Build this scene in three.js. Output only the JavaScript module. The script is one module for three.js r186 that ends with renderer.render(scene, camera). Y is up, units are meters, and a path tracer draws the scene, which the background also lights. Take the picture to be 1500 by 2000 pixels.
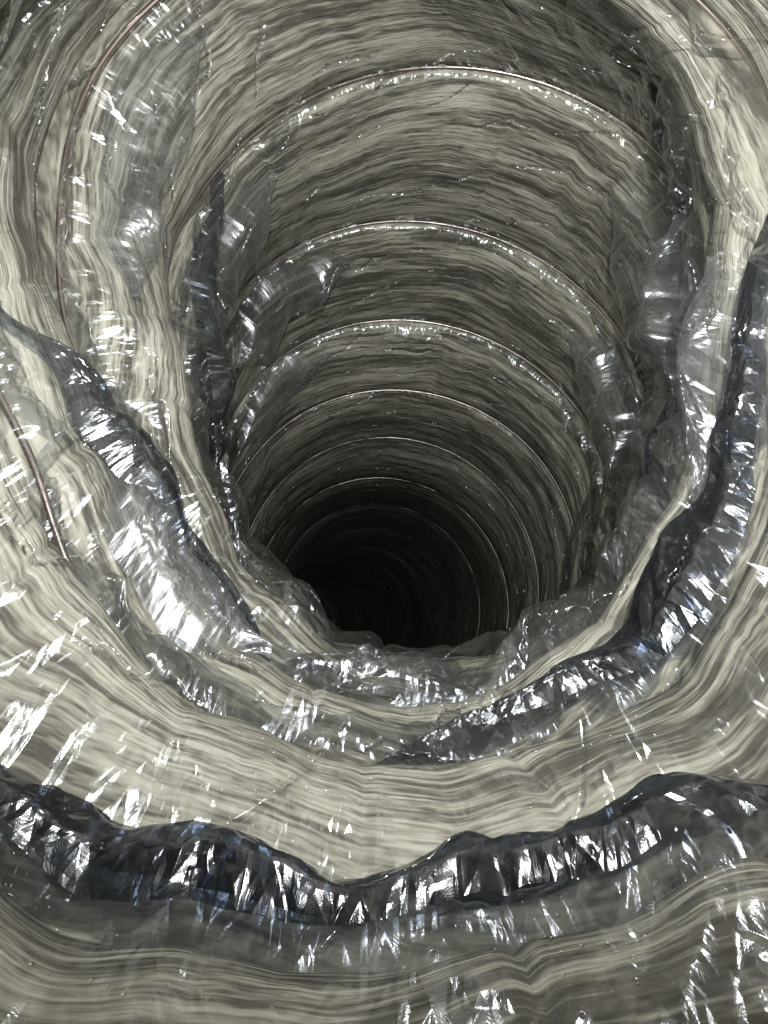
import * as THREE from 'three';

// ------------------------------------------------------------------ camera, light, exposure
const scene = new THREE.Scene();
scene.background = new THREE.Color(0x000000);
const camera = new THREE.PerspectiveCamera(2 * Math.atan(1000 / 1150) * 180 / Math.PI, 0.75, 0.005, 20);
camera.position.set(0, 0, 0);
camera.lookAt(0, 0, -1);
const renderer = new THREE.WebGLRenderer({ antialias: true });
renderer.toneMapping = THREE.LinearToneMapping;
renderer.toneMappingExposure = 1;
renderer.shadowMap.enabled = true;
const LAMP = new THREE.Vector3(0.006, 0.055, 0.042);
const flash = new THREE.SpotLight(new THREE.Color(0.95, 0.98, 1.0), 0.49, 0, 70 * Math.PI / 180, 1, 2);
flash.name = 'flash_light';
flash.position.copy(LAMP);
flash.target.position.set(0.02, 0.19, -0.5);
flash.castShadow = true;
flash.shadow.radius = 0.24;
scene.add(flash, flash.target);

// ------------------------------------------------------------------ noise
const { lerp, clamp } = THREE.MathUtils;
const ss = (a, b, x) => { const t = clamp((x - a) / (b - a), 0, 1); return t * t * (3 - 2 * t); };
function hash(x, y, s) {
  let h = Math.imul(x | 0, 374761393) ^ Math.imul(y | 0, 668265263) ^ Math.imul(s | 0, 1274126177);
  h = Math.imul(h ^ (h >>> 13), 1274126177); h ^= h >>> 16;
  h = Math.imul(h, 2246822519); h ^= h >>> 13;
  return (h >>> 0) / 4294967296;
}
const mod = (a, n) => ((a % n) + n) % n;
// value noise, -1..1, wrapping every px / py cells when these are given
function vn(x, y, s, px = 0, py = 0, linear = false) {
  let ix = Math.floor(x), iy = Math.floor(y), fx = x - ix, fy = y - iy;
  if (!linear) { fx = fx * fx * (3 - 2 * fx); fy = fy * fy * (3 - 2 * fy); }
  let jx = ix + 1, jy = iy + 1;
  if (px) { ix = mod(ix, px); jx = mod(jx, px); }
  if (py) { iy = mod(iy, py); jy = mod(jy, py); }
  const a = hash(ix, iy, s), b = hash(jx, iy, s), c = hash(ix, jy, s), d = hash(jx, jy, s);
  return (a + (b - a) * fx + (c - a) * fy + (a - b - c + d) * fx * fy) * 2 - 1;
}
// crumpled sheet: random heights joined by flat triangles with sharp edges, -1..1
function crump(x, y, s, px = 0, py = 0) {
  const ix = Math.floor(x), iy = Math.floor(y), fx = x - ix, fy = y - iy;
  let x0 = ix, x1 = ix + 1, y0 = iy, y1 = iy + 1;
  if (px) { x0 = mod(x0, px); x1 = mod(x1, px); }
  if (py) { y0 = mod(y0, py); y1 = mod(y1, py); }
  const a = hash(x0, y0, s), b = hash(x1, y0, s), c = hash(x0, y1, s), d = hash(x1, y1, s);
  let v;
  if (hash(x0, y0, s + 77) < 0.5) v = fx > fy ? a + (b - a) * fx + (d - b) * fy : a + (d - c) * fx + (c - a) * fy;
  else v = fx + fy < 1 ? a + (b - a) * fx + (c - a) * fy : d + (c - d) * (1 - fx) + (b - d) * (1 - fy);
  return v * 2 - 1;
}

// ------------------------------------------------------------------ the course of the duct: one frame per turn of the wire
const R = 0.125, PI = Math.PI, TAU = 2 * PI;
const turns = [];      // x, y, distance ahead, pitch, yaw, two out-of-round terms
for (let k = -8; k < -2; k++) turns.push([0.003, 0.0539 + (k + 2) * 0.001, 0.1587 + (k + 2) * 0.058, 0.19, -0.005, 0.005, 0.008]);
turns.push(
  [0.0030, 0.0539, 0.1587, 0.1982, -0.0078, 0.0070, 0.0250],
  [-0.0022, 0.0652, 0.2119, 0.1376, 0.0218, -0.0015, -0.0696],
  [0.0005, 0.0761, 0.2575, 0.0860, 0.0061, 0.0437, -0.0674],
  [0.0259, 0.0772, 0.3176, 0.2405, 0.0001, 0.0176, 0.0035],
  [0.0244, 0.0550, 0.4192, 0.3318, 0.0186, -0.0110, -0.0417],
  [0.0199, 0.0193, 0.4948, 0.3818, 0.0120, -0.0228, -0.0358],
  [0.0119, -0.0206, 0.5521, 0.3815, 0.0061, -0.0205, -0.0194],
  [0.0048, -0.0539, 0.6448, 0.3695, 0.0036, 0.0088, -0.0123],
  [-0.0027, -0.0853, 0.7538, 0.3595, 0.0023, 0.0079, -0.0111],
  [-0.0069, -0.1108, 0.9433, 0.3494, 0.0035, 0.0080, -0.0185],
  [-0.0198, -0.1427, 1.1741, 0.3499, 0.0001, 0.0020, -0.0006],
  [-0.040, -0.185, 1.40, 0.31, -0.06, 0, 0], [-0.065, -0.225, 1.63, 0.28, -0.10, 0, 0], [-0.095, -0.262, 1.86, 0.25, -0.14, 0, 0],
  [-0.135, -0.30, 2.10, 0.22, -0.2, 0, 0], [-0.19, -0.335, 2.34, 0.2, -0.3, 0, 0], [-0.27, -0.365, 2.56, 0.18, -0.5, 0, 0], [-0.40, -0.39, 2.74, 0.15, -0.8, 0, 0], [-0.58, -0.41, 2.84, 0.1, -1.2, 0, 0]);
const SHORT = 1150 / 1511;   // the lens is wider than the one the turns were measured for
for (const c of turns) { c[2] *= SHORT; c[3] = Math.atan(Math.tan(c[3]) * SHORT); }
const T0 = -8, T1 = T0 + turns.length - 1;
function turnAt(t) {
  const q = clamp(t, T0, T1) - T0, i = Math.min(Math.floor(q), turns.length - 2), f = q - i, out = [];
  const A = turns[Math.max(i - 1, 0)], B = turns[i], C = turns[i + 1], D = turns[Math.min(i + 2, turns.length - 1)];
  for (let k = 0; k < 7; k++) out.push(0.5 * (2 * B[k] + (C[k] - A[k]) * f + (2 * A[k] - 5 * B[k] + 4 * C[k] - D[k]) * f * f + (3 * B[k] - A[k] - 3 * C[k] + D[k]) * f * f * f));
  return out;
}
const wrapP = (p) => p - TAU * Math.round(p / TAU);
// a point of the duct's wall: t counts turns, p goes round from the top (right side positive), off is the distance inwards
function framesAt(t) {
  const [x, y, d, th, ps, a2, b2] = turnAt(t);
  const sag = t <= -2 ? 0.026 : t <= -1 ? lerp(0.026, 0.023, t + 2) : t <= 1 ? lerp(0.023, 0.041, (t + 1) / 2) : t <= 3 ? 0.041 : 0.041 * (1 - ss(3, 7, t));
  const sa = lerp(1.75, 0.9, 1 - clamp(t + 2, 0, 1)), sb = lerp(3.1, 2.1, 1 - clamp(t + 2, 0, 1));
  const flare = 0.012 * (1 - ss(-2, -1.3, t));
  return { x, y, d, a2, b2, sag, sa, sb, flare, right: 0.011 * ss(-3, -1.5, t) * ss(1.1, 0.4, t), left: 0.028 * ss(0.8, 1.8, t) * ss(6.5, 3.5, t), Xx: Math.cos(ps), Xd: Math.sin(ps), Ux: -Math.sin(ps) * Math.sin(th), Uy: Math.cos(th), Ud: Math.cos(ps) * Math.sin(th) };
}
function wallPoint(F, p, off, arr, i) {
  const r = R * (1 + F.a2 * Math.cos(2 * p) + F.b2 * Math.sin(2 * p)) + F.sag * ss(F.sa, F.sb, Math.abs(wrapP(p))) + F.right * Math.exp(-(((wrapP(p) - 0.85) / 0.5) ** 2)) + F.left * Math.exp(-(((wrapP(p) + 2.05) / 0.5) ** 2)) + F.flare * (wrapP(p) < 0 ? 1.25 : 1.1) * Math.exp(-(((Math.abs(wrapP(p)) - 2.1) / 0.45) ** 2)) - off, s = Math.sin(p) * r, c = Math.cos(p) * r;
  arr[i] = F.x + s * F.Xx + c * F.Ux; arr[i + 1] = F.y + c * F.Uy; arr[i + 2] = -(F.d + s * F.Xd + c * F.Ud);
}
// how far the wool bulges inwards between two turns
const bendOf = (n) => n <= 1 ? 1 : n === 2 ? 0.8 : n === 3 ? 0.5 : 0.34;
function creases(n) {
  const list = [];
  const count = n < 3 ? 9 : 6;
  for (let k = 0; k < count; k++) list.push([-PI + TAU * (k + 0.15 + 0.7 * hash(n + 40, k, 5)) / count, 0.05 + 0.08 * hash(n + 40, k, 6), (0.05 + 0.2 * hash(n + 40, k, 7)) * (n < 1 && Math.abs(-PI + TAU * (k + 0.5) / count) > 1.7 ? 0.2 : 1), (hash(n + 40, k, 8) - 0.5) * 0.5]);
  for (let k = 0; k < 14; k++) list.push([-PI + TAU * (k + hash(n + 40, k, 15)) / 14, 0.015 + 0.03 * hash(n + 40, k, 16), (0.03 + 0.09 * hash(n + 40, k, 17)) * (n < 1 ? 0.5 : 1), (hash(n + 40, k, 18) - 0.5) * 0.25]);
  return list;
}
const creaseOf = {};
for (let n = T0; n < T1; n++) creaseOf[n] = creases(n);
function bulge(n, p, s) {
  const a = Math.abs(wrapP(p));
  let b = lerp(0.0095 * (n <= -2 ? 0.4 : 1), 0.020 + 0.009 * ss(1.5, 2.5, a), ss(0.75, 1.9, a)) * (n >= 4 ? 0.5 : 1) * lerp(1, bendOf(n), ss(0.5, 1.6, a));
  b *= 1 + (n < 0 ? 0.09 : 0.17) * vn(p / TAU * 11, n * 3.3, 21, 11) + 0.10 * vn(p / TAU * 37, n * 3.3 + s * 1.5, 22, 37);
  for (const [q, w, h, sl] of creaseOf[n]) { const d = Math.abs(wrapP(p - q - sl * (s - 0.5))); if (d < w) b *= 1 - h * (1 - d / w) ** 1.5; }
  return b;
}
const hump = (s, p = 0) => { const u = s ** lerp(0.8, 1.45, ss(1.3, 2.4, Math.abs(wrapP(p)))); return (1 - (2 * u - 1) ** 2) ** 0.52; };
const GIRTH = TAU * R, QX = (p) => p / TAU;                    // noise wraps round the girth: cell counts per turn are whole numbers
const along = [0];
for (let n = T0; n < T1; n++) { const A = turnAt(n), B = turnAt(n + 1); along.push(along[n - T0] + Math.hypot(B[2] - A[2], B[1] - A[1], B[0] - A[0])); }
const metres = (n, s) => lerp(along[n - T0], along[n - T0 + 1], s);
function woolOff(n, p, s) {
  const b = bulge(n, p, s), q = QX(p), y = metres(n, s), env = Math.min(1, 6 * Math.min(s, 1 - s));
  return b * hump(s, p) + env * (0.0008 * crump(q * 48, y * 60, 31, 48) + 0.0003 * vn(q * 150, y * 150, 32, 150));
}
const valleyFilm = (n, p) => { const deep = ss(0.75, 1.7, Math.abs(wrapP(p))) * bendOf(n); return lerp(0.0006, 0.0085 * (0.8 + 0.6 * vn(QX(p) * 15, n * 2.7, 41, 15)), deep); };
function filmOff(n, p, s, smooth = false) {
  const a = Math.abs(wrapP(p)), deep = ss(0.35, 1.15, a) * lerp(bendOf(n), 1, 0.3), b = bulge(n, p, s), q = QX(p), y = metres(n, s);
  const V = lerp(valleyFilm(n, p), valleyFilm(n + 1, p), s), h = hump(s, p), edge = Math.min(1, 7 * Math.min(s, 1 - s)), open = lerp(edge, 1, deep);
  let off = V + (b - V) * h + 0.0014 + 0.0044 * deep;
  if (smooth) return off + 0.0022 * deep;
  const patch = ss(-0.5, 0.6, vn(q * 19, y * 26, 49, 19));
  const amp = lerp(0.16, 1, deep) * (0.45 + 0.75 * patch) * open * (n >= 4 ? 0.6 : 1);
  const wq = q + 0.0075 * vn(q * 52, y * 66, 42, 52), wy = y + 0.006 * vn(q * 52, y * 66, 43, 52);
  const c1 = crump(wq * 46, wy * 40, 44, 46), c2 = crump(wq * 104 + wy * 60, wy * 95, 45, 104), c3 = crump(wq * 300 - wy * 150, wy * 270, 46, 300);
  const c4 = crump(wq * 190, wy * 42, 50, 190), c5 = crump(wq * 90 + wy * 25, wy * 18, 51, 90);
  off += amp * (0.0066 * (c1 + 0.2) + 0.0038 * c2 + 0.0003 * c3 + deep * (0.0006 * c4 + 0.0022 * c5));
  return off;
}

// ------------------------------------------------------------------ materials
const data = (n, f, srgb, W = n, H = n) => {
  const a = new Uint8Array(W * H * 4); f(a, W, H);
  const t = new THREE.DataTexture(a, W, H, THREE.RGBAFormat);
  t.wrapS = t.wrapT = THREE.RepeatWrapping; t.magFilter = THREE.LinearFilter; t.minFilter = THREE.LinearMipmapLinearFilter;
  if (srgb) t.colorSpace = THREE.SRGBColorSpace;
  t.needsUpdate = true; return t;
};
const toS = (c) => 255 * (c <= 0.0031308 ? 12.92 * c : 1.055 * c ** (1 / 2.4) - 0.055);
// combed glass wool: long strands round the duct, pale and dark layers, kinked where the mat is folded. One tile is the whole girth by 0.25 m.
const TILE = 0.25, N = 2048;
const tone = new Float32Array(N * N);
{
  const kink = new Float32Array(N);
  for (let y = 0; y < N; y++) for (let x = 0; x < N; x++) {
    const u = x / N, v0 = y / N;
    const w = 0.0034 * vn(u * 12, v0 * 3, 61, 12, 3) + 0.0010 * vn(u * 34, v0 * 6, 62, 34, 6, true) + 0.0002 * vn(u * 88, v0 * 14, 63, 88, 14, true);
    const v = v0 + w / TILE * 1.0;
    let z = 0.36 * vn(u * 6, v * 16, 64, 6, 16) + 0.46 * vn(u * 13, v * 44, 65, 13, 44) + 0.44 * vn(u * 23, v * 100, 66, 23, 100) + 0.58 * vn(u * 35, v * 230, 67, 35, 230) + 0.52 * vn(u * 80, v * 520, 69, 80, 520) + 0.40 * vn(u * 260, v * 900, 74, 260, 900);
    const l1 = Math.abs(vn(u * 17, v * 60, 70, 17, 60)), l2 = Math.abs(vn(u * 44, v * 150, 71, 44, 150));
    z -= 0.1; z -= 0.55 * ss(0.16, 0.0, l1) * ss(-0.2, 0.5, vn(u * 9, v * 14, 72, 9, 14)) + 0.5 * 0.7 * ss(0.2, 0.0, l2) * ss(-0.3, 0.4, vn(u * 14, v * 30, 73, 14, 30));
    tone[y * N + x] = z;
  }
}
const woolMap = data(N, (a) => {
  const stops = [[-1.4, 0.055, 0.048, 0.036], [-0.55, 0.11, 0.098, 0.073], [0, 0.29, 0.264, 0.200], [0.55, 0.475, 0.437, 0.342], [1.4, 0.63, 0.585, 0.47]];
  for (let i = 0; i < N * N; i++) {
    const z = clamp(tone[i], -1.39, 1.39); let k = 0; while (z > stops[k + 1][0]) k++;
    const A = stops[k], B = stops[k + 1], f = (z - A[0]) / (B[0] - A[0]);
    for (let c = 0; c < 3; c++) a[i * 4 + c] = toS(lerp(A[c + 1], B[c + 1], f));
    a[i * 4 + 3] = 255;
  }
}, true);
const woolBump = data(N, (a) => { for (let i = 0; i < N * N; i++) { a[i * 4] = a[i * 4 + 1] = a[i * 4 + 2] = clamp(128 + 85 * tone[i], 0, 255); a[i * 4 + 3] = 255; } }, false);
const wool = new THREE.MeshStandardMaterial({ name: 'glass_wool', map: woolMap, bumpMap: woolBump, bumpScale: 0.0005, roughness: 0.95 });
// fine crumple of the plastic: flat facets, hairline creases, wrinkles that run aslant and pimples. One tile is 0.24 m.
const FT = 0.24;
const crumpleMap = data(2048, (a, W) => {
  const h = new Float32Array(W * W);
  for (let y = 0; y < W; y++) for (let x = 0; x < W; x++) {
    const u = x / W, v = y / W, wu = u + 0.01 * vn(u * 16, v * 16, 81, 16, 16), wv = v + 0.01 * vn(u * 16, v * 16, 82, 16, 16);
    const f3 = crump(wu * 194, wv * 146, 85, 194, 146);
    let z = 0.40 * crump(wu * 32, wv * 22, 83, 32, 22) + 0.20 * crump(wu * 82, wv * 58, 84, 82, 58) + 0.07 * f3;
    const w = wu * 3 + wv * 10 + 0.5 * vn(u * 7, v * 7, 88, 7, 7), k = Math.abs(w - Math.round(w));
    if (k < 0.05) z += (1 - k / 0.05) * (0.8 + 0.9 * f3) * ss(-0.1, 0.5, vn(u * 19, v * 19, 89, 19, 19));
    h[y * W + x] = z;
  }
  for (let k = 0; k < 2600; k++) {
    const cx = hash(k, 1, 86) * W, cy = hash(k, 2, 86) * W, r = 1.5 + 2.2 * hash(k, 3, 86);
    if (vn(cx / W * 9, cy / W * 9, 87, 9, 9) < 0.15) continue;
    for (let j = -5; j <= 5; j++) for (let i = -5; i <= 5; i++) { const d = Math.hypot(i, j) / r; if (d < 1) h[mod(Math.floor(cy) + j, W) * W + mod(Math.floor(cx) + i, W)] += 0.14 * (1 - d * d); }
  }
  for (let i = 0; i < W * W; i++) { a[i * 4] = a[i * 4 + 1] = a[i * 4 + 2] = clamp(128 + 90 * h[i], 0, 255); a[i * 4 + 3] = 255; }
}, false);
const film = new THREE.MeshPhysicalMaterial({ name: 'clear_film', color: new THREE.Color().setRGB(0.86, 0.87, 0.88), transmission: 1, thickness: 0, ior: 1.9, roughness: 0.23, bumpMap: crumpleMap, bumpScale: 0.0056 });
const darkFilm = new THREE.MeshPhysicalMaterial({ name: 'dark_tinted_film', color: new THREE.Color().setRGB(0.235, 0.27, 0.33), transmission: 1, thickness: 0, ior: 1.9, roughness: 0.22, bumpMap: crumpleMap, bumpScale: 0.0056 });  // tint holds both the gathered plies and the shade of the valleys
const pocketFilm = film.clone(); pocketFilm.name = 'slack_film'; pocketFilm.roughness = 0.29; pocketFilm.ior = 2.1; pocketFilm.bumpScale = 0.003;
const tintedFilm = darkFilm.clone(); tintedFilm.name = 'tinted_film'; tintedFilm.color.setRGB(0.42, 0.45, 0.49);  // lighter version of that tint, for the shaded side gaps
const copper = new THREE.MeshPhysicalMaterial({ name: 'coppered_steel', color: new THREE.Color().setRGB(0.50, 0.41, 0.36), metalness: 1, roughness: 0.3, clearcoat: 1, clearcoatRoughness: 0.15 });

// ------------------------------------------------------------------ the duct
function sheet(rows, cols, at, uvAt) {
  const pos = new Float32Array(rows * cols * 3), uv = new Float32Array(rows * cols * 2), idx = new Uint32Array((rows - 1) * (cols - 1) * 6);
  for (let j = 0; j < rows; j++) for (let i = 0; i < cols; i++) { const k = j * cols + i; at(j / (rows - 1), i / (cols - 1), pos, k * 3); [uv[k * 2], uv[k * 2 + 1]] = uvAt(j / (rows - 1), i / (cols - 1)); }
  let o = 0;
  for (let j = 0; j + 1 < rows; j++) for (let i = 0; i + 1 < cols; i++) { const k = j * cols + i; idx[o++] = k; idx[o++] = k + 1; idx[o++] = k + cols; idx[o++] = k + 1; idx[o++] = k + cols + 1; idx[o++] = k + cols; }
  const g = new THREE.BufferGeometry();
  g.setAttribute('position', new THREE.BufferAttribute(pos, 3)); g.setAttribute('uv', new THREE.BufferAttribute(uv, 2)); g.setIndex(new THREE.BufferAttribute(idx, 1));
  g.computeVertexNormals();
  return g;
}
const used = {};
function part(name, geometry, material, parent) {
  const k = used[name] = (used[name] ?? -1) + 1, m = new THREE.Mesh(geometry, material);
  m.name = k ? name + '_' + String(k).padStart(3, '0') : name;
  m.castShadow = m.receiveShadow = true; parent.add(m); return m;
}
const duct = new THREE.Group();
duct.name = 'flexible_duct';
duct.userData = { label: 'flexible insulated duct seen from inside, clear crumpled film over streaky wool and wire coils', category: 'air duct' };
scene.add(duct);

const frameCache = new Map();
const F = (t) => { const k = Math.round(t * 1e5); if (!frameCache.has(k)) frameCache.set(k, framesAt(t)); return frameCache.get(k); };
for (let n = T0; n < T1; n++) {
  const near = n >= -4 && n <= 2, mid = n === 3 || n === 4 || n === -5;
  const pitch = Math.hypot(F(n + 1).d - F(n).d, F(n + 1).y - F(n).y);
  const u0 = hash(n + 50, 1, 91), v0 = hash(n + 50, 2, 91);
  const [wr, wc] = near ? [64, 700] : mid ? [50, 500] : [30, 260];
  part('wool_roll', sheet(wr, wc, (s, q, a, i) => wallPoint(F(n + s), -PI + TAU * q, woolOff(n, -PI + TAU * q, s), a, i), (s, q) => [q + u0, (s * (pitch + 0.012)) / TILE + v0]), wool, duct);
  const [fr, fc] = near ? [110, 1000] : mid ? [80, 700] : [40, 320];
  part('liner_film', sheet(fr, fc, (s, q, a, i) => {
    const p = -PI + TAU * q; wallPoint(F(n + s), p, Math.max(filmOff(n, p, s), woolOff(n, p, s) + 0.0011), a, i);
  }, (s, q) => [q * GIRTH / FT + u0, s * (pitch + 0.01) / FT + v0]), film, duct);
}
for (let n = T0 + 1; n < T1; n++) {
  const pts = []; const a = [0, 0, 0];
  for (let i = 0; i < 160; i++) { const p = TAU * i / 160, bare = n === -1 ? ss(3.2, 3.9, p) * ss(5.4, 4.7, p) : n === 0 ? ss(3.8, 4.5, p) * ss(6.28, 5.5, p) : 0; wallPoint(F(n), p, lerp(n > 7 ? -0.0006 : n > 4 || n < 1 ? 0.0006 : 0.0024, valleyFilm(n, p) + 0.0075, bare), a, 0); pts.push(new THREE.Vector3(...a)); }
  part('wire_coil', new THREE.TubeGeometry(new THREE.CatmullRomCurve3(pts, true), n < 5 ? 420 : 200, 0.001, 8, true), copper, duct);
}

// loose pleats of the liner: several plies of film gathered over a turn of the wire; plies and gap shade are both put into the dark tint
const filmAt = (t, p) => { const n = Math.min(Math.floor(t), T1 - 1); return filmOff(n, p, t - n, true); };
function pleat(na, nb, pa, pb, wn, wf, lift, seed, material, rough = 1, name = 'film_pleat') {
  const pocket = name === 'film_pocket', ragged = pocket ? 0.55 : na < -1.5 ? 0.1 : 0.25, len = (pb - pa) * R, cols = Math.round(len / 0.0009), rows = 40;
  return part(name, sheet(rows, cols, (b, a, arr, i) => {
    const p = lerp(pa, pb, a), ends = pocket ? ss(0, 0.3, a) * ss(1, 0.7, a) : Math.min(1, (na > -1.5 ? 2.4 : 4) * Math.min(a, 1 - a)), n = lerp(na, nb, a) + (na < -1.5 ? 0 : 0.03) * vn(p * 4, 0.5, seed + 9);
    const w0 = wn * (0.85 + ragged * vn(p * 5, 3.3, seed) + 0.05 * crump(p * 19, 1.7, seed + 1)) * ends, w1 = wf * (0.85 + ragged * vn(p * 5, 8.1, seed + 2) + 0.05 * crump(p * 23, 5.2, seed + 3)) * ends;
    const t = n - w0 + (w0 + w1) * b, dome = (4 * b * (1 - b)) ** 0.85;
    const q = p * R, y = b * 0.03 + na, wq = q + 0.004 * vn(q * 90, y * 90, seed + 4), wy = y + 0.004 * vn(q * 90, y * 90, seed + 5);
    const c = rough * (0.0032 * vn(q * 38, y * 30, seed + 6) + 0.0026 * crump(wq * 46 + wy * 20, wy * 84, seed + 6) + 0.0008 * crump(wq * 130 + wy * 50, wy * 110, seed + 7) + 0.0003 * crump(wq * 380 - wy * 90, wy * 300, seed + 8));
    const over = Math.max(lerp(filmAt(n - w0, p), filmAt(n + w1, p), b), b > 0.05 && b < 0.95 ? filmAt(t, p) * 0.8 : 0);
    wallPoint(framesAt(t), p, over + (pocket ? 0.0016 : 0.0034) * Math.min(1, 6 * b, 6 * (1 - b)) - (pocket ? 0.002 * (1 - Math.min(1, 8 * b, 8 * (1 - b))) : 0.008 * (1 - ss(0, 0.35, ends))) + dome * ends * (lift + c), arr, i);
  }, (b, a) => [a * len / FT + hash(na * 10, seed, 1), b * 0.03 / FT]), material, duct);
}
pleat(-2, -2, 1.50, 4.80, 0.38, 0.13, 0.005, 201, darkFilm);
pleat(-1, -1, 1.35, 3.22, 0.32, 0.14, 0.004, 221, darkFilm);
pleat(0, -0.85, 3.35, 4.62, 0.34, 0.2, 0.003, 241, tintedFilm);
pleat(1, 1, 3.75, 5.35, 0.32, 0.2, 0.003, 261, tintedFilm);
pleat(1, 1, 1.75, 2.65, 0.34, 0.2, 0.003, 281, tintedFilm);
pleat(0.45, 0.9, 0.8, 1.95, 0.5, 0.2, 0.001, 301, tintedFilm);
pleat(0, 0, 2.85, 3.45, 0.12, 0.45, 0.006, 321, film);
// puffed pockets of clear film in front of the rolls
for (const [n, pa, pb, w, lift, seed] of [[1.25, 0.8, 1.7, 0.26, 0.014, 401], [2.2, 0.95, 1.85, 0.24, 0.011, 421], [1.2, -1.6, -0.75, 0.24, 0.009, 441], [2.22, -1.25, -0.35, 0.24, 0.011, 461], [3.2, -1.3, -0.5, 0.24, 0.007, 481],
  [0.25, -1.6, -0.6, 0.2, 0.010, 501], [0.2, 1.3, 1.95, 0.2, 0.011, 521], [1.2, 1.75, 2.3, 0.18, 0.008, 541], [-0.75, 1.5, 2.2, 0.25, 0.008, 561], [-0.7, 3.4, 4.1, 0.3, 0.006, 581]])
  pleat(n, n, pa, pb, w, w, lift, seed, pocketFilm, 0.65, 'film_pocket');

// the lamp of the camera that took the picture: a small lit window in a dark case, out of view behind the camera, aimed up to favour the ceiling
const lamp = new THREE.Group();
lamp.name = 'flash_lamp';
lamp.userData = { label: 'small round white flash lamp shining down the duct from out of view behind the camera', category: 'lamp' };
lamp.position.set(LAMP.x, LAMP.y, LAMP.z + 0.006);
lamp.lookAt(flash.target.position.clone().multiplyScalar(-1).add(LAMP.clone().multiplyScalar(2)));
scene.add(lamp);
const casing = new THREE.CylinderGeometry(0.0075, 0.0085, 0.006, 28); casing.rotateX(-PI / 2); casing.translate(0, 0, 0.0038);
part('casing', casing, new THREE.MeshStandardMaterial({ name: 'dark_plastic', color: new THREE.Color().setRGB(0.03, 0.03, 0.032), roughness: 0.5 }), lamp);
const window_ = new THREE.CylinderGeometry(0.0046, 0.0046, 0.0012, 28); window_.rotateX(-PI / 2);
part('lens', window_, new THREE.MeshStandardMaterial({ name: 'lit_window', color: 0xffffff, emissive: 0xffffff, emissiveIntensity: 1 }), lamp);

renderer.render(scene, camera);
